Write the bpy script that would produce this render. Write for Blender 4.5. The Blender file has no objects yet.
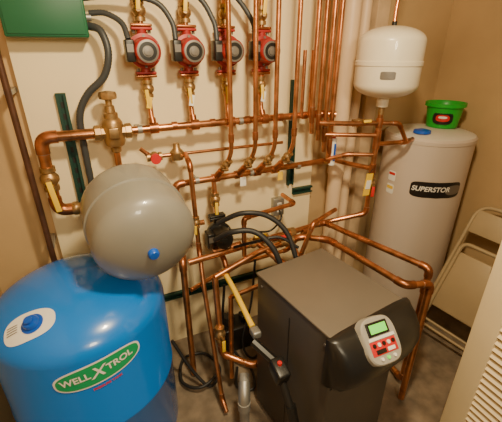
import bpy, bmesh, math, random
from mathutils import Vector, Matrix, Quaternion
random.seed(3)
V=Vector
# ---------------------------------------------------------------- materials
def mat(name,col,rough=0.5,metal=0.0,var=0.0,scale=8.0,bump=0.0,emit=0.0,coat=0.0):
    m=bpy.data.materials.new(name); m.use_nodes=True
    nt=m.node_tree; b=nt.nodes['Principled BSDF']
    b.inputs['Base Color'].default_value=(*col,1)
    b.inputs['Roughness'].default_value=rough
    b.inputs['Metallic'].default_value=metal
    if coat: b.inputs['Coat Weight'].default_value=coat
    if emit:
        b.inputs['Emission Color'].default_value=(*col,1); b.inputs['Emission Strength'].default_value=emit
    if var>0 or bump>0:
        tc=nt.nodes.new('ShaderNodeTexCoord'); n=nt.nodes.new('ShaderNodeTexNoise')
        n.inputs['Scale'].default_value=scale; n.inputs['Detail'].default_value=6
        nt.links.new(tc.outputs['Object'],n.inputs['Vector'])
        if var>0:
            r=nt.nodes.new('ShaderNodeValToRGB')
            r.color_ramp.elements[0].position=0.3; r.color_ramp.elements[1].position=0.7
            r.color_ramp.elements[0].color=(*[max(0,c*(1-var)) for c in col],1)
            r.color_ramp.elements[1].color=(*[min(1,c*(1+var)) for c in col],1)
            nt.links.new(n.outputs['Fac'],r.inputs['Fac']); nt.links.new(r.outputs['Color'],b.inputs['Base Color'])
        if bump>0:
            bp=nt.nodes.new('ShaderNodeBump'); bp.inputs['Strength'].default_value=bump; bp.inputs['Distance'].default_value=0.01
            nt.links.new(n.outputs['Fac'],bp.inputs['Height']); nt.links.new(bp.outputs['Normal'],b.inputs['Normal'])
    return m
COP=mat('copper',(0.58,0.25,0.11),0.28,0.9,0.40,16)
COPD=mat('copper_fitting',(0.43,0.165,0.07),0.34,0.9,0.40,20)
BRASS=mat('bronze',(0.40,0.25,0.11),0.40,0.8,0.28,30)
SOLD=mat('solder',(0.42,0.34,0.26),0.4,0.8)
WALL=mat('wall_paint',(0.53,0.36,0.18),0.8,0,0.08,3,0.15)
PANEL=mat('painted_plywood',(0.88,0.73,0.45),0.65,0,0.06,2.5,0.12)
FLOOR=mat('concrete',(0.20,0.155,0.11),0.85,0,0.45,9,0.3)
CEIL=mat('ceiling_paint',(0.75,0.68,0.55),0.9)
BLUE=mat('blue_paint',(0.004,0.18,0.70),0.25,0,0.05,3,0,0,0.4)
DBLUE=mat('blue_cap',(0.005,0.09,0.55),0.35)
GREY=mat('grey_paint',(0.235,0.225,0.195),0.36,0,0.05,5,0,0,0.3)
WHITE=mat('white_enamel',(0.80,0.72,0.55),0.35,0,0.03,4,0,0,0.3)
HEAT=mat('heater_jacket',(0.58,0.49,0.41),0.42,0,0.04,2,0.03)
HTOP=mat('heater_cap',(0.68,0.64,0.56),0.5)
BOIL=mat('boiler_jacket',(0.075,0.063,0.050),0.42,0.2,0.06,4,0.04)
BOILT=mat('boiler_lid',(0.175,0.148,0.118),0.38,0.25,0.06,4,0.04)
BLK=mat('black_plastic',(0.012,0.011,0.010),0.35)
RUB=mat('black_rubber',(0.018,0.018,0.02),0.5)
COND=mat('grey_conduit',(0.045,0.05,0.055),0.45)
PANGR=mat('control_panel_grey',(0.36,0.34,0.30),0.4)
LCD=mat('lcd_green',(0.18,0.75,0.08),0.3,0,0,8,0,0.7)
RED=mat('pump_red',(0.34,0.022,0.02),0.45,0.1,0.25,20)
REDB=mat('red_plastic',(0.6,0.02,0.02),0.4)
STEEL=mat('nameplate_steel',(0.20,0.18,0.16),0.4,0.5)
DARKST=mat('dark_steel',(0.04,0.036,0.032),0.5,0.6)
YEL=mat('yellow_vinyl',(0.85,0.56,0.03),0.4)
PAPER=mat('paper_white',(0.82,0.80,0.74),0.7)
GREENBOX=mat('green_enamel',(0.010,0.115,0.05),0.4,0,0.08,4)
STRUT=mat('strut_green',(0.015,0.060,0.045),0.5,0.3)
GRN=mat('tub_green',(0.01,0.40,0.03),0.35)
LGREEN=mat('label_green',(0.01,0.34,0.13),0.4)
PVC=mat('pvc_cream',(0.76,0.56,0.36),0.45)
IRON=mat('brown_iron',(0.11,0.05,0.03),0.5,0.5,0.25,20)
BEIGE=mat('chair_beige',(0.42,0.32,0.18),0.45,0.1,0.06,5)
DOORM=mat('door_cream',(0.74,0.61,0.38),0.6,0,0.04,4)
WOOD=mat('stud_wood',(0.60,0.43,0.26),0.7,0,0.15,10)
GALV=mat('galvanised',(0.38,0.37,0.34),0.45,0.7)
SAGE=mat('grey_box',(0.26,0.25,0.23),0.5)
# ---------------------------------------------------------------- mesh builder
class MB:
    def __init__(s): s.bm=bmesh.new(); s.mats=[]
    def mi(s,m):
        if m not in s.mats: s.mats.append(m)
        return s.mats.index(m)
    def grid(s,rings,m,closed=True,cap=True):
        i=s.mi(m); R=[[s.bm.verts.new(p) for p in r] for r in rings]; n=len(R[0])
        for a,b in zip(R,R[1:]):
            for k in range(n if closed else n-1):
                j=(k+1)%n
                try: f=s.bm.faces.new((a[k],a[j],b[j],b[k])); f.material_index=i
                except Exception: pass
        if cap:
            for r in (R[0][::-1],R[-1]):
                try: f=s.bm.faces.new(r); f.material_index=i
                except Exception: pass
    def tube(s,pts,r,m,n=14):
        pts=[V(p) for p in pts]; q=[pts[0]]
        for p in pts[1:]:
            if (p-q[-1]).length>1e-5:q.append(p)
        pts=q
        t=(pts[1]-pts[0]).normalized()
        u=t.orthogonal().normalized(); rings=[]; L=len(pts)
        for k,p in enumerate(pts):
            a=(pts[k]-pts[k-1]).normalized() if k>0 else (pts[1]-pts[0]).normalized()
            b=(pts[k+1]-pts[k]).normalized() if k<L-1 else a
            d=(a+b)
            d=d.normalized() if d.length>1e-4 else a
            u=(u-d*u.dot(d))
            u=u.normalized() if u.length>1e-5 else d.orthogonal().normalized()
            w=d.cross(u); rr=r(k) if callable(r) else r
            rings.append([p+(u*math.cos(2*math.pi*j/n)+w*math.sin(2*math.pi*j/n))*rr for j in range(n)])
        s.grid(rings,m)
    def pipe(s,pts,r,m=None,fd=None,fit=True,bend=None,n=14):
        m=m or COP; fd=fd or COPD
        pts=[V(p) for p in pts]; bend=bend or r*2.0
        out=[pts[0]]
        for a,p,b in zip(pts,pts[1:],pts[2:]):
            da=(a-p); db=(b-p); l=min(bend,da.length*.45,db.length*.45)
            A=p+da.normalized()*l; B=p+db.normalized()*l
            arc=[A*(1-t)**2+p*2*t*(1-t)+B*t*t for t in [k/7 for k in range(8)]]
            out+=arc
            if fit and da.angle(db)<math.radians(165):
                ext=[A+da.normalized()*r*.9]+arc+[B+db.normalized()*r*.9]
                s.tube(ext,r*1.2,fd,n)
                s.tube([ext[0]+da.normalized()*r*.12,ext[0]],r*1.1,SOLD,n)
        out.append(pts[-1]); s.tube(out,r,m,n)
    def hose(s,pts,r,m,n=12,sub=10,rib=0):
        P=[V(p) for p in pts]; P=[P[0]*2-P[1]]+P+[P[-1]*2-P[-2]]; o=[]
        for i in range(1,len(P)-2):
            for k in range(sub):
                t=k/sub; a,b,c,d=P[i-1:i+3]
                o.append(.5*((2*b)+(c-a)*t+(2*a-5*b+4*c-d)*t*t+(3*b-a-3*c+d)*t**3))
        o.append(P[-2])
        s.tube(o,(lambda k:r*(1+rib*(k%2))) if rib else r,m,n)
    def lathe(s,prof,o,axis,m,n=40,cap=True):
        o=V(o); z=V(axis).normalized(); u=z.orthogonal().normalized(); w=z.cross(u)
        s.grid([[o+z*h+(u*math.cos(2*math.pi*j/n)+w*math.sin(2*math.pi*j/n))*max(r,1e-4) for j in range(n)] for r,h in prof],m,cap=cap)
    def cyl(s,a,b,r,m,n=24,bev=.0):
        a=V(a);b=V(b);L=(b-a).length
        if bev: pr=[(r-bev,0),(r,bev),(r,L-bev),(r-bev,L)]
        else: pr=[(r,0),(r,L)]
        s.lathe(pr,a,b-a,m,n)
    def box(s,c,d,m,rot=None,bev=0.0):
        i=s.mi(m); t=bmesh.new(); bmesh.ops.create_cube(t,size=1)
        for v in t.verts: v.co=V((v.co.x*d[0],v.co.y*d[1],v.co.z*d[2]))
        if bev: bmesh.ops.bevel(t,geom=t.edges[:],offset=bev,segments=3,affect='EDGES',profile=.5)
        M=(rot.to_matrix() if isinstance(rot,Quaternion) else rot) if rot else Matrix.Identity(3)
        mp={v:s.bm.verts.new(M@v.co+V(c)) for v in t.verts}
        for f in t.faces:
            try: g=s.bm.faces.new([mp[v] for v in f.verts]); g.material_index=i
            except Exception: pass
        t.free()
    def obj(s,name,parent=None,smooth=35):
        bmesh.ops.recalc_face_normals(s.bm,faces=s.bm.faces)
        me=bpy.data.meshes.new(name); s.bm.to_mesh(me); s.bm.free()
        for m in s.mats: me.materials.append(m)
        for p in me.polygons: p.use_smooth=True
        me.set_sharp_from_angle(angle=math.radians(smooth))
        o=bpy.data.objects.new(name,me); bpy.context.collection.objects.link(o)
        if parent: o.parent=parent
        return o
def empty(name,loc=(0,0,0),rz=0):
    e=bpy.data.objects.new(name,None); e.location=loc; e.rotation_euler=(0,0,rz); e.empty_display_size=.1
    bpy.context.collection.objects.link(e); return e
def text_mesh(mb,s,size,m,fn,bold=.0,shear=0,wid=1.0):
    c=bpy.data.curves.new('t','FONT'); c.body=s; c.size=size; c.align_x='CENTER'; c.align_y='CENTER'; c.offset=bold; c.shear=shear
    o=bpy.data.objects.new('t',c); bpy.context.collection.objects.link(o)
    bpy.context.view_layer.update(); me=o.evaluated_get(bpy.context.evaluated_depsgraph_get()).to_mesh()
    i=mb.mi(m); vs=[mb.bm.verts.new(fn(v.co.x*wid,v.co.y)) for v in me.vertices]
    for p in me.polygons:
        try: f=mb.bm.faces.new([vs[k] for k in p.vertices]); f.material_index=i
        except Exception: pass
    bpy.data.objects.remove(o)
def ellipse_patch(mb,a,b,m,fn,n=48,rect=0):
    rings=[]; K=6
    for k in range(K+1):
        q=max(k/K,.002); r=[]
        for j in range(n):
            t=2*math.pi*j/n; c,s_=math.cos(t),math.sin(t)
            if rect:
                e=rect; c=math.copysign(abs(c)**e,c); s_=math.copysign(abs(s_)**e,s_)
            r.append(fn(a*c*q,b*s_*q))
        rings.append(r)
    mb.grid(rings,m,cap=False)
def on_cyl(cx,cy,R,ang,z0,tilt=0):
    def f(x,y):
        x2=x*math.cos(tilt)-y*math.sin(tilt); y2=x*math.sin(tilt)+y*math.cos(tilt)
        a=ang+x2/R; return V((cx+R*math.cos(a),cy+R*math.sin(a),z0+y2))
    return f
def valve(mb,p,ax,r,lever=None,lm=YEL,ll=.09):
    p=V(p); ax=V(ax).normalized(); L=r*2.2
    mb.lathe([(r*1.3,-L),(r*1.3,-L*.6),(r*1.0,-L*.55),(r*1.55,-L*.2),(r*1.6,0),(r*1.55,L*.2),(r*1.0,L*.55),(r*1.3,L*.6),(r*1.3,L)],p,ax,BRASS,20)
    if lever is not None:
        d,l=V(lever[0]).normalized(),V(lever[1]).normalized()
        mb.cyl(p+d*r*1.3,p+d*r*3.0,r*.45,BRASS,12)
        s=d.cross(l).normalized(); c=p+d*r*3.0+l*ll*.5
        rot=Matrix((l,s,d)).transposed()
        mb.box(c,(ll,r*.95,r*.3),lm,rot,r*.1)
# ---------------------------------------------------------------- room
def simple_box(name,lo,hi,m):
    b=MB(); lo=V(lo);hi=V(hi); b.box((lo+hi)/2,hi-lo,m); return b.obj(name)
XL,XR,YB,YF,ZC=-.56,2.26,1.84,-1.6,2.5
simple_box('floor',(XL-.1,YF,-.1),(XR+.1,YB+.1,0),FLOOR)
simple_box('wall_back',(XL-.1,YB,0),(XR+.1,YB+.1,ZC),WALL)
simple_box('wall_left',(XL-.1,YF,0),(XL,YB,ZC),WALL)
simple_box('wall_right',(XR,YF,0),(XR+.1,YB,ZC),WALL)
simple_box('ceiling',(XL-.1,YF,ZC),(XR+.1,YB+.1,ZC+.1),CEIL)
simple_box('plywood_panel',(-.25,1.80,.0),(1.24,1.84,2.4),PANEL)
b=MB(); b.box((1.62,1.80,ZC/2),(.09,.08,ZC-.002),WOOD,None,.004); b.obj('wall_stud')
# ---------------------------------------------------------------- strut channels
def strut(name,a,b_):
    a=V(a);b_=V(b_); d=(b_-a); L=d.length; d.normalize(); y=V((0,-1,0)); s=d.cross(y)
    rot=Matrix((d,s,y)).transposed(); m=MB(); c=(a+b_)/2
    m.box(c+V((0,-.003,0)),(L,.041,.006),STRUT,rot)
    for k in(-1,1):
        m.box(c+s*k*.0185+V((0,-.012,0)),(L,.004,.022),STRUT,rot)
        m.box(c+s*k*.0145+V((0,-.023,0)),(L,.010,.003),STRUT,rot)
    n=int(L/.05)
    for k in range(n): m.box(a+d*(.03+k*.05)+V((0,-.0065,0)),(.026,.012,.002),DARKST,rot)
    return m.obj(name)
strut('strut_channel',(-.10,1.80,1.00),(-.10,1.80,1.58))
strut('strut_channel',(1.075,1.80,.98),(1.075,1.80,1.60))
strut('strut_channel',(.14,1.80,.37),(1.22,1.80,.37))
strut('strut_channel',(1.10,1.80,.93),(1.24,1.80,.93))
# ---------------------------------------------------------------- blue well tank
cx,cy,R=-.163,1.33,.33; zs,h=.80,.15
m=MB()
pr=[(R-.03,0),(R-.03,.05),(R-.004,.07),(R,.10),(R,.44),(R+.003,.445),(R+.003,.455),(R,.46),(R,zs)]
for k in range(1,17):
    a=math.pi/2*k/16; pr.append((R*math.cos(a),zs+h*math.sin(a)))
m.lathe(pr,(cx,cy,0),(0,0,1),BLUE,72)
tank=m
A=math.radians(-82)
m2=MB()
ellipse_patch(m2,.152,.050,PAPER,on_cyl(cx,cy,R+.002,A,.745,.13),n=72,rect=.75)
ellipse_patch(m2,.145,.043,LGREEN,on_cyl(cx,cy,R+.003,A,.745,.13),n=72,rect=.75)
text_mesh(m2,"WELL",.038,PAPER,on_cyl(cx,cy,R+.0045,A-.080/R,.738,.13),.001)
text_mesh(m2,"X",.064,PAPER,on_cyl(cx,cy,R+.0045,A-.010/R,.746,.13),.001,.3)
text_mesh(m2,"TROL",.038,PAPER,on_cyl(cx,cy,R+.0045,A+.068/R,.757,.13),.001)
text_mesh(m2,"PRESSURE TANK",.014,REDB,on_cyl(cx,cy,R+.003,A+.05,.680,.13),.0006)
p=V((-.297,1.142,.905)); nrm=V((-.134/R**2,-.188/R**2,.1/h**2)).normalized()
u=V((1,0,0)); u=(u-nrm*u.dot(nrm)).normalized(); w=nrm.cross(u)
def dome(x,y,e=.002):
    q=p+u*x+w*y; dx,dy=q.x-cx,q.y-cy; rr=min(.999,(dx*dx+dy*dy)/R**2); z=zs+h*math.sqrt(1-rr)
    return V((q.x,q.y,z))+nrm*e
ellipse_patch(m2,.085,.055,PAPER,lambda x,y:dome(x-.01,y,.002),rect=.8)
ellipse_patch(m2,.036,.036,DBLUE,lambda x,y:dome(x,y,.004))
for k in range(4): ellipse_patch(m2,.018,.0016,STEEL,lambda x,y,k=k:dome(x-.066,y+.018-.009*k,.004),n=12,rect=.3)
m2.lathe([(.026,0),(.026,.012),(.022,.018),(.0,.018)],dome(0,0,.003),nrm,DBLUE,28)
m2.lathe([(.014,.018),(.013,.03),(.0,.031)],dome(0,0,.003),nrm,DBLUE,20)
E=empty('well_pressure_tank'); tank.obj('tank_shell',E); m2.obj('tank_labels',E)
# ---------------------------------------------------------------- grey expansion tank
c=V((.10,1.285,1.15)); ax=V((.10,-1,-.20)).normalized(); Rg=.187
def tankprof(R,H,dome,e=.006):
    pr=[]
    for k in range(10): a=math.pi/2*k/9; pr.append((R*math.sin(a),-H/2+dome-dome*math.cos(a)))
    pr+=[(R,-.012),(R+e,-.009),(R+e,.009),(R,.012)]
    for k in range(10): a=math.pi/2*k/9; pr.append((R*math.cos(a),H/2-dome+dome*math.sin(a)))
    return pr
m=MB(); m.lathe(tankprof(Rg,.40,.09),c,ax,GREY,64)
m.lathe([(.019,0),(.019,.016),(.015,.022),(0,.023)],c+ax*.198,ax,DBLUE,20)
m.cyl(c-ax*.195,c-ax*.235,.022,BRASS)
m.obj('expansion_tank')
bk=c-ax*.235
# ---------------------------------------------------------------- white expansion tank
m=MB(); cw=V((1.41,1.45,1.69)); m.lathe(tankprof(.158,.335,.070,.004),cw,(0,0,1),WHITE,56)
m.cyl(cw+V((0,0,-.165)),cw+V((0,0,-.21)),.03,WHITE); m.cyl(cw+V((0,0,-.20)),cw+V((0,0,-.25)),.016,BRASS)
m.cyl(cw+V((0,0,.164)),cw+V((0,0,.185)),.012,BLK)
fl=on_cyl(cw.x,cw.y,.1595,math.atan2(-1,-.9),cw.z-.05)
ellipse_patch(m,.035,.018,STEEL,fl,rect=.3)
m.obj('expansion_tank')
# ---------------------------------------------------------------- water heater
hx,hy,hr,hz=1.94,1.555,.262,1.27
m=MB(); m.lathe([(hr-.02,0),(hr-.02,.04),(hr,.05),(hr,hz-.02),(hr+.004,hz-.02),(hr+.004,hz),(hr-.006,hz+.012)],(hx,hy,0),(0,0,1),HEAT,72)
m.lathe([(hr-.006,hz+.012),(hr-.03,hz+.02),(.12,hz+.032),(.0,hz+.034)],(hx,hy,0),(0,0,1),HTOP,72,cap=False)
m.lathe([(.05,hz+.03),(.048,hz+.045),(.02,hz+.052),(0,hz+.052)],(hx-.14,hy-.06,0),(0,0,1),DBLUE,24)
m2=MB(); A=math.atan2(-1.555,-1.94)+.30
ellipse_patch(m2,.155,.050,BLK,on_cyl(hx,hy,hr+.003,A+.12,.985),rect=.35)
ellipse_patch(m2,.055,.030,STEEL,on_cyl(hx,hy,hr+.005,A+.50,.985),rect=.8)
text_mesh(m2,"SUPERSTOR",.042,PAPER,on_cyl(hx,hy,hr+.006,A-.02,.99),.001,.15)
for dz in(0,.085): ellipse_patch(m2,.028,.032,PAPER,on_cyl(hx,hy,hr+.003,A-.95,1.03-dz),rect=.3)
ellipse_patch(m2,.024,.008,REDB,on_cyl(hx,hy,hr+.005,A-.95,1.045),rect=.3)
ellipse_patch(m2,.024,.010,YEL,on_cyl(hx,hy,hr+.005,A-.95,.955),rect=.3)
E=empty('indirect_water_heater'); m.obj('heater_jacket',E); m2.obj('heater_labels',E)
m=MB(); tx,ty,tz=2.05,1.57,hz+.034
m.lathe([(.085,0),(.09,.004),(.105,.125),(.118,.128),(.118,.150),(.112,.150),(.100,.130),(.085,.02),(0,.02)],(tx,ty,tz),(0,0,1),GRN,40)
m.lathe([(.098,.11),(.0,.11)],(tx,ty,tz),(0,0,1),BLK,30,cap=False)
a0=math.atan2(-1.57,-2.05)
ellipse_patch(m,.06,.038,BLK,on_cyl(tx,ty,.101,a0,tz+.065),rect=.7)
ellipse_patch(m,.040,.020,REDB,on_cyl(tx,ty,.103,a0,tz+.065),rect=.7)
ellipse_patch(m,.025,.007,PAPER,on_cyl(tx,ty,.105,a0,tz+.07),rect=.7)
m.obj('plastic_tub')
# ---------------------------------------------------------------- boiler (local frame)
E=empty('boiler',(.787,.965,0),math.radians(8.3))
W,Dp,H=.39,.475,.85
m=MB()
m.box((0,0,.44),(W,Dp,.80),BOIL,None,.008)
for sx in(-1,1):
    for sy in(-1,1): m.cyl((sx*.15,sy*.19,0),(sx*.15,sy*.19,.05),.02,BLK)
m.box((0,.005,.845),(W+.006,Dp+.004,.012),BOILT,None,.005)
m.box((-W/2-.001,0,.42),(.002,.004,.70),BLK)
m.box((0,-Dp/2-.001,.60),(W-.02,.003,.003),BLK)
for yy in (-.2,.2): m.cyl((-W/2-.001,yy,.80),(-W/2-.004,yy,.80),.006,STEEL,12)
m.obj('boiler_cabinet',E)
m=MB(); rings=[]
prof=[(0,.852),(.02,.859),(.045,.853),(.085,.825),(.118,.780),(.128,.735),(.120,.695),(.095,.660),(.05,.635),(0,.628)]
N=28
for k in range(N+1):
    s=-1+2*k/N; wd=(W/2+.018)*s
    g=(1-abs(s)**3.4)**.6*.36+.64
    if abs(s)>.999: g=.55
    rings.append([V((wd,-Dp/2+.02-f*g*1.02, .745+(z-.745)*(.88+.12*g))) for f,z in prof])
m.grid(rings,BLK); m.obj('control_cowl',E,50)
m=MB(); tilt=math.radians(45)
un=V((0,-math.sin(tilt)*1,math.cos(tilt))); uu=V((1,0,0)); ww=un.cross(uu)
q_=math.radians(-8); uu,ww=(uu*math.cos(q_)+ww*math.sin(q_)),(ww*math.cos(q_)-uu*math.sin(q_))
pc=V((-.038,-Dp/2-.071,.831))
def pl(o): return lambda x,y: pc+uu*x+ww*y+un*o
m.grid([[pl(o)(.078*q*math.copysign(abs(math.cos(t))**.6,math.cos(t)),.080*q*math.copysign(abs(math.sin(t))**.6,math.sin(t))) for t in [2*math.pi*j/40 for j in range(40)]] for o,q in((-.03,1.02),(.0,1.0),(.005,.95))],PANGR)
rot=Matrix((uu,ww,un)).transposed()
m.box(pl(.007)(-.005,.040),(.098,.046,.006),BLK,rot,.002); m.box(pl(.010)(-.005,.040),(.076,.030,.004),LCD,rot)
m.box(pl(.007)(0,.009),(.12,.010,.003),PAPER,rot)
m.box(pl(.006)(-.002,-.022),(.118,.046,.003),REDB,rot,.001)
for k in range(5): m.cyl(pl(.004)(-.045+.022*k,-.012),pl(.011)(-.045+.022*k,-.012),.007,PAPER if k%2 else BLK,14)
m.box(pl(.008)(-.022,-.034),(.044,.014,.004),BLK,rot,.001); m.box(pl(.008)(.026,-.034),(.034,.012,.004),PAPER,rot,.001)
for k in range(3): m.cyl(pl(.004)(-.03+.03*k,-.058),pl(.011)(-.03+.03*k,-.058),.006,LCD if k==1 else PAPER,12)
m.obj('control_panel',E)
# ---------------------------------------------------------------- pumps
def pump(x,z,Y=1.725,red=RED,name='circulator_pump',yaw=0):
    m=MB(); o=V((x,Y,z))
    m.lathe([(.022,-.085),(.020,-.06),(.036,-.045),(.052,-.02),(.056,0),(.052,.02),(.036,.045),(.020,.06),(.022,.085)],o,(0,0,1),red,28)
    for s in(-1,1):
        zz=z+s*.088
        m.box((x,Y,zz),(.088,.044,.012),red,None,.004)
        m.box((x,Y,zz+s*.013),(.088,.044,.012),COPD if red is RED else red,None,.004)
        for q in(-1,1): m.cyl((x+q*.033,Y,zz-.018),(x+q*.033,Y,zz+.018),.007,STEEL,8)
    m.lathe([(.060,.01),(.064,-.0),(.066,-.018),(.070,-.022),(.070,-.03),(.056,-.034),(.053,-.095),(.051,-.108),(.046,-.114)],o,(0,1,0),red,36)
    m.lathe([(.044,.112),(.044,.118),(.036,.119),(.036,.116),(.016,.117),(.016,.123),(0,.124)],o,(0,-1,0),STEEL if red is RED else BLK,30)
    m.lathe([(.036,.1185),(.022,.1188)],o,(0,-1,0),BLK,30,cap=False)
    for k in range(6):
        a=math.pi*2*k/6+.5; d=V((math.cos(a),0,math.sin(a)))*.060
        m.cyl(o+d+V((0,-.02,0)),o+d+V((0,-.038,0)),.006,STEEL,8)
    m.box((x-.066,Y-.065,z+.002),(.036,.066,.085),red if red is not RED else BLK,None,.005)
    m.box((x-.066,Y-.099,z+.012),(.026,.002,.03),STEEL)
    return m.obj(name)
PX=[.264,.459,.645,.834]
for x in PX:
    pump(x,1.745)
# ---------------------------------------------------------------- copper pipework
PW=empty('copper_pipework')
Y0=1.68
m=MB()
m.pipe([(.14,Y0,.02),(.14,Y0,1.085),(-.205,Y0,1.085),(-.205,Y0,1.418),(.04,Y0,1.418)],.023)
m.pipe([(.13,Y0,1.418),(1.17,Y0,1.425),(1.25,1.62,1.425)],.0175)
m.pipe([(-.205,Y0,1.35),(-.205,Y0,1.15)],.0235)
valve(m,(-.205,Y0,1.24),(0,0,1),.024,((0,-1,.1),(.1,0,-1)),YEL,.14)
valve(m,(-.13,Y0,1.085),(1,0,0),.02)
for x in PX:
    m.pipe([(x,1.70,1.42),(x,1.725,1.50),(x,1.725,1.56)],.012,fit=False)
    m.lathe([(.025,-.02),(.025,.02)],(x,Y0,1.42),(1,0,0),COPD,18)
    m.cyl((x,1.69,1.42),(x,1.71,1.46),.017,COPD,14)
    m.pipe([(x,1.725,1.845),(x,1.725,2.30)],.012)
for x in(.36,.55,.74,.93,1.08):
    m.lathe([(.0205,-.012),(.0205,.012)],(x,Y0,1.4225),(1,0,0),COPD,16)
for x in(.20,.70,1.0):
    m.box((x,1.745,1.42),(.022,.11,.008),GALV); m.lathe([(.020,-.01),(.020,.01)],(x,Y0,1.42),(1,0,0),GALV,16)
m.obj('supply_manifold',PW)
for i,x in enumerate(PX):
    m=MB(); valve(m,(x,1.725,1.59),(0,0,1),.017,((-.3,-1,0),(0.05,0,-1)),YEL,.07)
    m.cyl((x,1.725,1.62),(x,1.725,1.65),.016,COPD); m.cyl((x,1.725,1.54),(x,1.725,1.57),.016,COPD)
    m.box((x-.008,1.675,1.535),(.022,.002,.05),PAPER if i%2 else YEL,Matrix.Rotation(.2,3,'Y'))
    m.obj('lower_valve_%d'%(i+1),PW)
    m=MB(); valve(m,(x,1.725,1.90),(0,0,1),.018,((-.2,-1,0),(0.1,0,1)),YEL,.08); m.obj('upper_valve_%d'%(i+1),PW)
m=MB(); o=V((.085,Y0,0))
m.lathe([(.016,1.325),(.022,1.33),(.024,1.35),(.040,1.36),(.044,1.375),(.046,1.42),(.044,1.46),(.036,1.475),(.030,1.48),(.030,1.50),(.022,1.505),(.020,1.53),(.014,1.535),(.014,1.555)],o,(0,0,1),BRASS,30)
m.lathe([(.014,1.555),(.036,1.56),(.038,1.575),(.034,1.588),(.010,1.592)],o,(0,0,1),BRASS,8)
for s in(-1,1): m.lathe([(.030,.03),(.030,.05),(.034,.052),(.034,.075),(.028,.08)],o+V((0,0,1.418)),(s,0,0),BRASS,8)
m.box((.085,Y0-.045,1.42),(.045,.02,.05),BRASS,None,.006)
m.pipe([(.085,Y0,1.33),(.085,Y0,bk.z),(bk.x,bk.y,bk.z)],.015)
m.obj('air_separator',PW)
m=MB()
m.pipe([(.19,Y0,1.33),(.235,Y0,1.285),(.39,Y0,1.285)],.010)
m.pipe([(.39,Y0,1.285),(.95,Y0,1.285)],.008)
m.pipe([(.40,1.68,1.285),(.40,1.60,1.25),(.405,1.56,.80),(.39,1.46,.62),(.385,1.22,.06),(.385,1.16,.04)],.012)
valve(m,(.25,Y0,1.285),(1,0,0),.016); m.cyl((.25,Y0-.03,1.285),(.25,Y0-.05,1.285),.024,REDB,18)
m.lathe([(.03,-.025),(.034,-.01),(.034,.012),(.018,.03),(.014,.055)],(.36,Y0,1.285),(0,0,1),BRASS,20)
valve(m,(.403,1.575,.95),(0,0,1),.014,((-.4,-1,0),(0,0,-1)),YEL,.05)
m.obj('feed_water_line',PW)
m=MB()
m.pipe([(1.29,Y0,1.145),(.335,Y0,1.13),(.335,1.66,.80),(.30,1.50,.78),(.30,1.48,.02)],.0165)
VX=[.608,.737,.849,.961]
for x in VX:
    m.pipe([(x,1.58,2.49),(x,1.58,1.27),(x-.05,1.66,1.16)],.0115,bend=.06,fit=False)
    m.tube([(x,1.58,1.34),(x,1.58,1.38)],.0145,COPD); m.cyl((x-.035,1.64,1.185),(x-.055,1.67,1.145),.017,COPD,14)
    m.lathe([(.023,-.02),(.023,.02)],(x-.055,Y0,1.135),(1,0,0),COPD,18)
for x in (1.05,1.10): m.pipe([(x,1.66,1.75),(x,1.66,1.42)],.0095)
for x in(.45,.76,1.06): m.box((x,1.745,1.135),(.022,.11,.008),GALV); m.lathe([(.019,-.01),(.019,.01)],(x,Y0,1.135),(1,0,0),GALV,16)
m.box((.70,1.655,1.10),(.035,.002,.05),PAPER); m.box((.93,1.655,1.10),(.03,.002,.05),YEL)
m.obj('return_manifold',PW)
for i,x in enumerate(VX):
    m=MB(); valve(m,(x-.018,1.61,1.225),(.4,-.65,.8),.014,((-.2,-1,-.6),(-1,0,.1)),BRASS,.03); m.obj('balancing_valve_%d'%(i+1),PW)
m=MB()
for i,(x,zb) in enumerate([(1.063,1.44),(1.108,1.40),(1.153,1.33),(1.195,1.26)]):
    m.pipe([(x,1.58,2.49),(x,1.58,zb),(x+.02,1.60,zb-.10)],.012,bend=.03)
m.pipe([(1.25,1.66,2.49),(1.25,1.66,1.16)],.012)
m.pipe([(1.10,1.56,1.40),(1.25,1.50,1.395),(1.40,1.45,1.395)],.013)
m.pipe([(1.153,1.58,1.33),(1.30,1.50,1.33),(1.40,1.45,1.33)],.012)
m.pipe([(1.41,1.45,1.46),(1.41,1.45,.86),(1.20,1.55,.80)],.0145)
m.pipe([(1.41,1.45,1.28),(1.60,1.42,1.28),(1.69,1.46,1.28)],.0125)
m.pipe([(1.41,1.45,1.395),(1.50,1.40,1.395),(1.60,1.42,1.28)],.0115)
m.pipe([(1.30,Y0,1.145),(1.34,1.60,1.14),(1.41,1.45,1.14)],.014)
m.pipe([(1.195,1.60,1.18),(1.28,1.52,1.22),(1.41,1.45,1.22)],.011)
for z in (1.395,1.33,1.28,1.14): m.cyl((1.41,1.45,z-.025),(1.41,1.45,z+.025),.019,COPD)
valve(m,(1.41,1.45,1.05),(0,0,1),.018,((-.4,-1,0),(0,0,-1)),REDB,.06)
valve(m,(1.31,1.50,1.395),(1,-.3,0),.015,((0,-1,.3),(1,0,0)),YEL,.05)
m.obj('domestic_water_line',PW)
m=MB(); rt=Matrix.Rotation(.08,3,'Y'); m.box((1.365,1.42,1.06),(.045,.003,.13),YEL,rt); m.box((1.365,1.417,1.06),(.03,.003,.05),PAPER,rt); m.cyl((1.36,1.42,1.12),(1.395,1.43,1.145),.002,BLK,6)
m.obj('warning_tag')
m=MB(); m.cyl((1.235,1.60,1.14),(1.235,1.60,1.30),.019,PAPER,20,.004); m.cyl((1.235,1.60,1.30),(1.235,1.60,1.33),.012,REDB,16); m.box((1.235,1.580,1.22),(.012,.004,.10),DBLUE); m.cyl((1.235,1.60,1.14),(1.235,1.66,1.14),.008,BRASS)
m.obj('thermometer')
m=MB()
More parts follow.
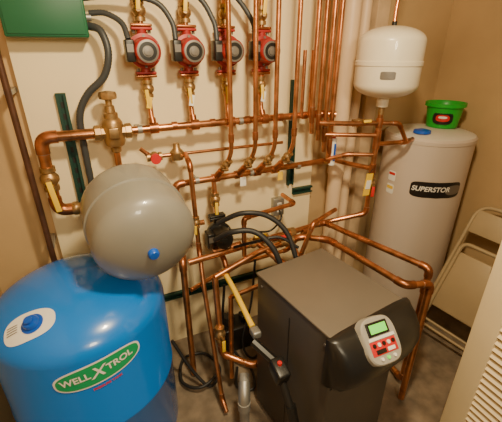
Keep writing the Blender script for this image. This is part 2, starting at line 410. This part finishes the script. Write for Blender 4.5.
m.pipe([(.33,1.50,.77),(1.19,1.55,.80),(1.225,1.40,.80),(1.36,.93,.80),(1.36,.93,.05),(1.40,1.10,.03)],.0165)
m.pipe([(.44,1.42,.70),(.70,1.46,.76),(.97,1.47,.79),(1.085,1.36,.80),(1.15,.88,.80),(1.29,.86,.78),(1.29,.86,.02)],.0165)
m.pipe([(.50,1.36,.60),(.90,1.40,.62),(1.0,1.40,.90),(1.22,1.50,.90)],.0125)
m.pipe([(.62,1.46,.76),(.62,1.46,.98),(.95,1.52,.98),(.95,1.66,.98)],.012)
m.pipe([(.44,1.42,.70),(.42,1.30,.30),(.55,1.20,.26),(.60,1.20,.26)],.016)
m.pipe([(.50,1.36,.60),(.47,1.30,.10)],.0125)
m.pipe([(.335,1.66,.90),(.46,1.62,.92)],.014)
m.pipe([(.72,1.52,.785),(.80,1.36,.72),(.84,1.25,.72)],.016)
m.pipe([(.92,1.54,.79),(.93,1.36,.66),(.93,1.22,.66)],.016)
m.pipe([(.33,1.50,.60),(.60,1.62,.60),(.98,1.62,.62),(1.10,1.56,.80)],.012)
for x in(.50,.60,.85,1.05): m.cyl((x-.03,1.53,.783),(x+.03,1.53,.787),.022,COPD)
for x in(.78,.95): m.lathe([(.03,-.016),(.03,.016)],(x,1.535,.79),(1,.05,0),BRASS,8)
m.cyl((1.36,.93,.66),(1.36,.93,.70),.021,COPD)
m.obj('boiler_loop',PW)
for i,(p,a,l) in enumerate([((.70,1.525,.785),(1,0,0),((0,-.5,1),(1,0,0))),((.88,1.47,.78),(1,0,.05),((0,-.5,1),(-1,0,0))),((.42,1.32,.42),(0,.1,1),((0,-1,0),(0,0,-1)))]):
    m=MB(); valve(m,p,a,.019,l,REDB if p[0]>.8 else YEL,.07); m.obj('loop_valve_%d'%(i+1),PW)
m=MB(); m.pipe([(.54,Y0,1.13),(.54,1.65,.95)],.013); valve(m,(.54,1.665,1.02),(0,.05,1),.017,((-.2,-1,0),(0,0,-1)),YEL,.08)
m.pipe([(.53,1.62,.745),(.54,1.55,.70),(.54,1.50,.62)],.013)
m.obj('bypass_line',PW)
pump(.53,.845,1.62,BLK,'circulator_pump')
m=MB(); m.hose([(.50,1.46,.70),(.50,1.30,.68),(.50,1.14,.64),(.50,1.09,.63)],.0125,YEL,12,24,.12); m.obj('gas_hose')
m=MB(); m.cyl((.475,1.03,.61),(.535,.93,.56),.020,BLK,8); m.box((.535,.90,.545),(.06,.09,.07),BLK,Matrix.Rotation(.3,3,'X'),.01)
m.cyl((.535,.88,.52),(.55,.82,.40),.017,DARKST,14); m.cyl((.55,.82,.42),(.555,.79,.33),.023,BLK,8); m.cyl((.535,.90,.56),(.535,.90,.59),.010,REDB,12)
m.pipe([(.553,.80,.36),(.555,.79,.02)],.015,DARKST,DARKST)
m.box((.50,1.06,.625),(.04,.05,.035),GALV,None,.008)
m.obj('gas_valve')
m=MB(); m.pipe([(.44,1.05,.02),(.43,1.03,.27),(.47,1.12,.32)],.024,SAGE,GALV,bend=.05); m.cyl((.432,1.034,.20),(.431,1.032,.25),.030,SAGE); m.obj('condensate_pipe')
m=MB()
m.hose([(.47,1.48,.88),(.53,1.40,.95),(.63,1.36,.95),(.70,1.30,.88),(.74,1.25,.76)],.014,RUB)
m.hose([(.50,1.52,.95),(.60,1.44,1.02),(.72,1.40,1.0),(.80,1.34,.92),(.83,1.27,.78)],.013,RUB)
m.hose([(.58,1.50,.80),(.66,1.38,.88),(.76,1.34,.90),(.85,1.30,.84)],.008,RUB)
m.obj('rubber_hose')
m=MB()
m.hose([(.20,1.50,.30),(.28,1.42,.12),(.36,1.36,.02),(.45,1.45,.02),(.40,1.60,.02),(.27,1.60,.03),(.22,1.45,.03),(.30,1.35,.05),(.42,1.40,.06),(.45,1.55,.06)],.009,RUB)
m.hose([(.55,1.60,.50),(.50,1.50,.25),(.56,1.42,.10),(.62,1.36,.02),(.58,1.25,.015),(.50,1.30,.015),(.55,1.42,.015)],.008,RUB)
m.hose([(.75,1.60,.62),(.70,1.55,.35),(.62,1.5,.12),(.66,1.45,.015),(.80,1.5,.015)],.007,RUB)
m.obj('drain_hose')
m=MB(); m.box((.62,1.62,.09),(.22,.14,.18),BLK,None,.012); m.cyl((.58,1.62,.18),(.58,1.62,.24),.035,DARKST); m.box((.68,1.62,.20),(.05,.06,.05),BLK,None,.006); m.obj('condensate_pump')
# ---------------------------------------------------------------- electrical
m=MB(); m.box((-.09,1.745,1.935),(.29,.11,.28),GREENBOX,None,.006); m.box((-.09,1.688,1.935),(.27,.006,.26),GREENBOX,None,.002)
m.cyl((.055,1.74,1.87),(.075,1.74,1.87),.014,GALV,12); m.obj('relay_box')
m=MB()
m.hose([(.055,1.74,1.84),(.10,1.70,1.82),(.115,1.68,1.74),(.085,1.69,1.65),(.01,1.71,1.58),(-.035,1.72,1.50),(-.045,1.73,1.38),(-.045,1.74,1.0)],.0145,COND,12,16,.08)
m.hose([(.07,1.74,1.885),(.13,1.72,1.885),(.185,1.69,1.85),(.198,1.655,1.79)],.011,COND,12,12,.08)
m.hose([(.055,1.72,1.935),(.20,1.70,1.95),(.33,1.69,1.93),(.385,1.67,1.86),(.393,1.655,1.79)],.011,COND,12,12,.08)
m.hose([(.055,1.72,1.97),(.30,1.72,2.03),(.50,1.70,1.97),(.57,1.67,1.87),(.58,1.655,1.79)],.011,COND,12,12,.08)
m.hose([(.45,1.74,2.05),(.65,1.71,2.0),(.76,1.68,1.88),(.768,1.655,1.79)],.011,COND,12,12,.08)
m.obj('flexible_conduit')
m=MB(); m.box((.99,1.785,.85),(.075,.04,.115),GALV,None,.005); m.box((.99,1.763,.85),(.07,.006,.11),GALV,None,.002)
for z in(.83,.87): m.box((.99,1.759,z),(.03,.004,.024),PAPER,None,.001)
m.obj('electrical_outlet')
m=MB(); m.hose([(.99,1.755,.83),(.97,1.70,.80),(.90,1.72,.72),(.74,1.72,.76),(.62,1.70,.80)],.006,BLK); m.obj('power_cord')
m=MB(); m.pipe([(-.275,1.70,0.0),(-.275,1.70,2.5)],.013,IRON,IRON)
for z in(.9,1.6): m.box((-.275,1.765,z),(.03,.13,.02),GALV)
m.obj('iron_pipe')
m=MB(); m.pipe([(1.40,1.76,0),(1.40,1.76,2.5)],.047,PVC,PVC,n=28); m.lathe([(.053,0),(.053,.09)],(1.40,1.76,1.02),(0,0,1),PVC,28); m.obj('vent_pipe')
m=MB(); m.pipe([(1.51,1.78,0),(1.51,1.78,2.5)],.03,PVC,PVC,n=24); m.obj('vent_pipe')
m=MB(); m.hose([(1.45,1.46,2.5),(1.44,1.46,2.1),(1.42,1.46,1.95),(1.41,1.45,1.868)],.009,COP); m.obj('hanger_pipe')
# ---------------------------------------------------------------- folding chair leaning on right wall
E=empty('folding_chair')
o=V((1.76,1.0,0)); up=V((.44,.04,.88)).normalized(); sd=V((.26,-1,0)); sd=(sd-up*sd.dot(up)).normalized(); nn=sd.cross(up).normalized()
if nn.x>0: nn=-nn
def Cc(x,y,z=0): return o+sd*x+up*y+nn*z
m=MB()
m.pipe([Cc(-.21,.02),Cc(-.21,.96),Cc(.21,.96),Cc(.21,.02)],.013,BEIGE,BEIGE,fit=False,bend=.10)
m.pipe([Cc(-.18,.02,.03),Cc(-.18,.70,.03),Cc(.18,.70,.03),Cc(.18,.02,.03)],.013,BEIGE,BEIGE,fit=False,bend=.05)
m.pipe([Cc(-.21,.15),Cc(.21,.15)],.009,BEIGE,fit=False); m.pipe([Cc(-.18,.12,.03),Cc(.18,.12,.03)],.009,BEIGE,fit=False)
for x,z in((-.21,0),(.21,0),(-.18,.03),(.18,.03)): m.cyl(Cc(x,.015,z),Cc(x,.04,z),.016,RUB)
m.obj('frame',E)
rot=Matrix((sd,up,nn)).transposed()
m=MB(); m.box(Cc(0,.85,.005),(.40,.15,.014),BEIGE,rot,.006); m.obj('backrest',E)
m=MB(); m.box(Cc(0,.45,.045),(.33,.38,.018),BEIGE,rot,.008); m.obj('seat',E)
# ---------------------------------------------------------------- louvered bifold door
m=MB(); X=1.225; y1,y0=.60,.14; H=2.02
for y in (y1-.045,y0+.045): m.box((X,y,H/2+.01),(.032,.09,H),DOORM,None,.003)
for z,hh in((.11,.20),(1.02,.10),(1.98,.10)): m.box((X,(y0+y1)/2,z),(.030,y1-y0-.16,hh),DOORM,None,.002)
rot=Matrix.Rotation(math.radians(-38),3,'Y')
z=.235
while z<1.92:
    if not(.955<z<1.085): m.box((X,(y0+y1)/2,z),(.034,y1-y0-.17,.006),DOORM,rot)
    z+=.032
for z in(.30,1.05,1.8): m.box((X+.0,y1+.003,z),(.012,.006,.07),BRASS,None,.001)
m.obj('door_1')
# ---------------------------------------------------------------- lights, world, camera
def area(name,loc,tgt,size,power,col):
    l=bpy.data.lights.new(name,'AREA'); l.size=size; l.energy=power; l.color=col
    o=bpy.data.objects.new(name,l); o.location=loc; o.rotation_euler=(V(tgt)-V(loc)).to_track_quat('-Z','Y').to_euler(); bpy.context.collection.objects.link(o)
area('ceiling_light',(.45,.45,2.44),(.7,1.3,.3),.14,38,(1,.80,.49))
area('fill_light',(.2,-.9,2.2),(.6,1.6,.9),.35,22,(1,.83,.55))  # added fill lamp behind the camera, stands for no known hall fixture
w=bpy.data.worlds.new('world'); w.use_nodes=True; bpy.context.scene.world=w
w.node_tree.nodes['Background'].inputs[0].default_value=(1,.82,.60,1); w.node_tree.nodes['Background'].inputs[1].default_value=.15
cam=bpy.data.cameras.new('camera'); cam.sensor_width=36; cam.lens=350/502*36; cam.clip_start=.02
co=bpy.data.objects.new('camera',cam); co.location=(0,0,1.75); co.rotation_euler=(math.radians(90-24.7),0,math.radians(-24.3))
bpy.context.collection.objects.link(co); bpy.context.scene.camera=co
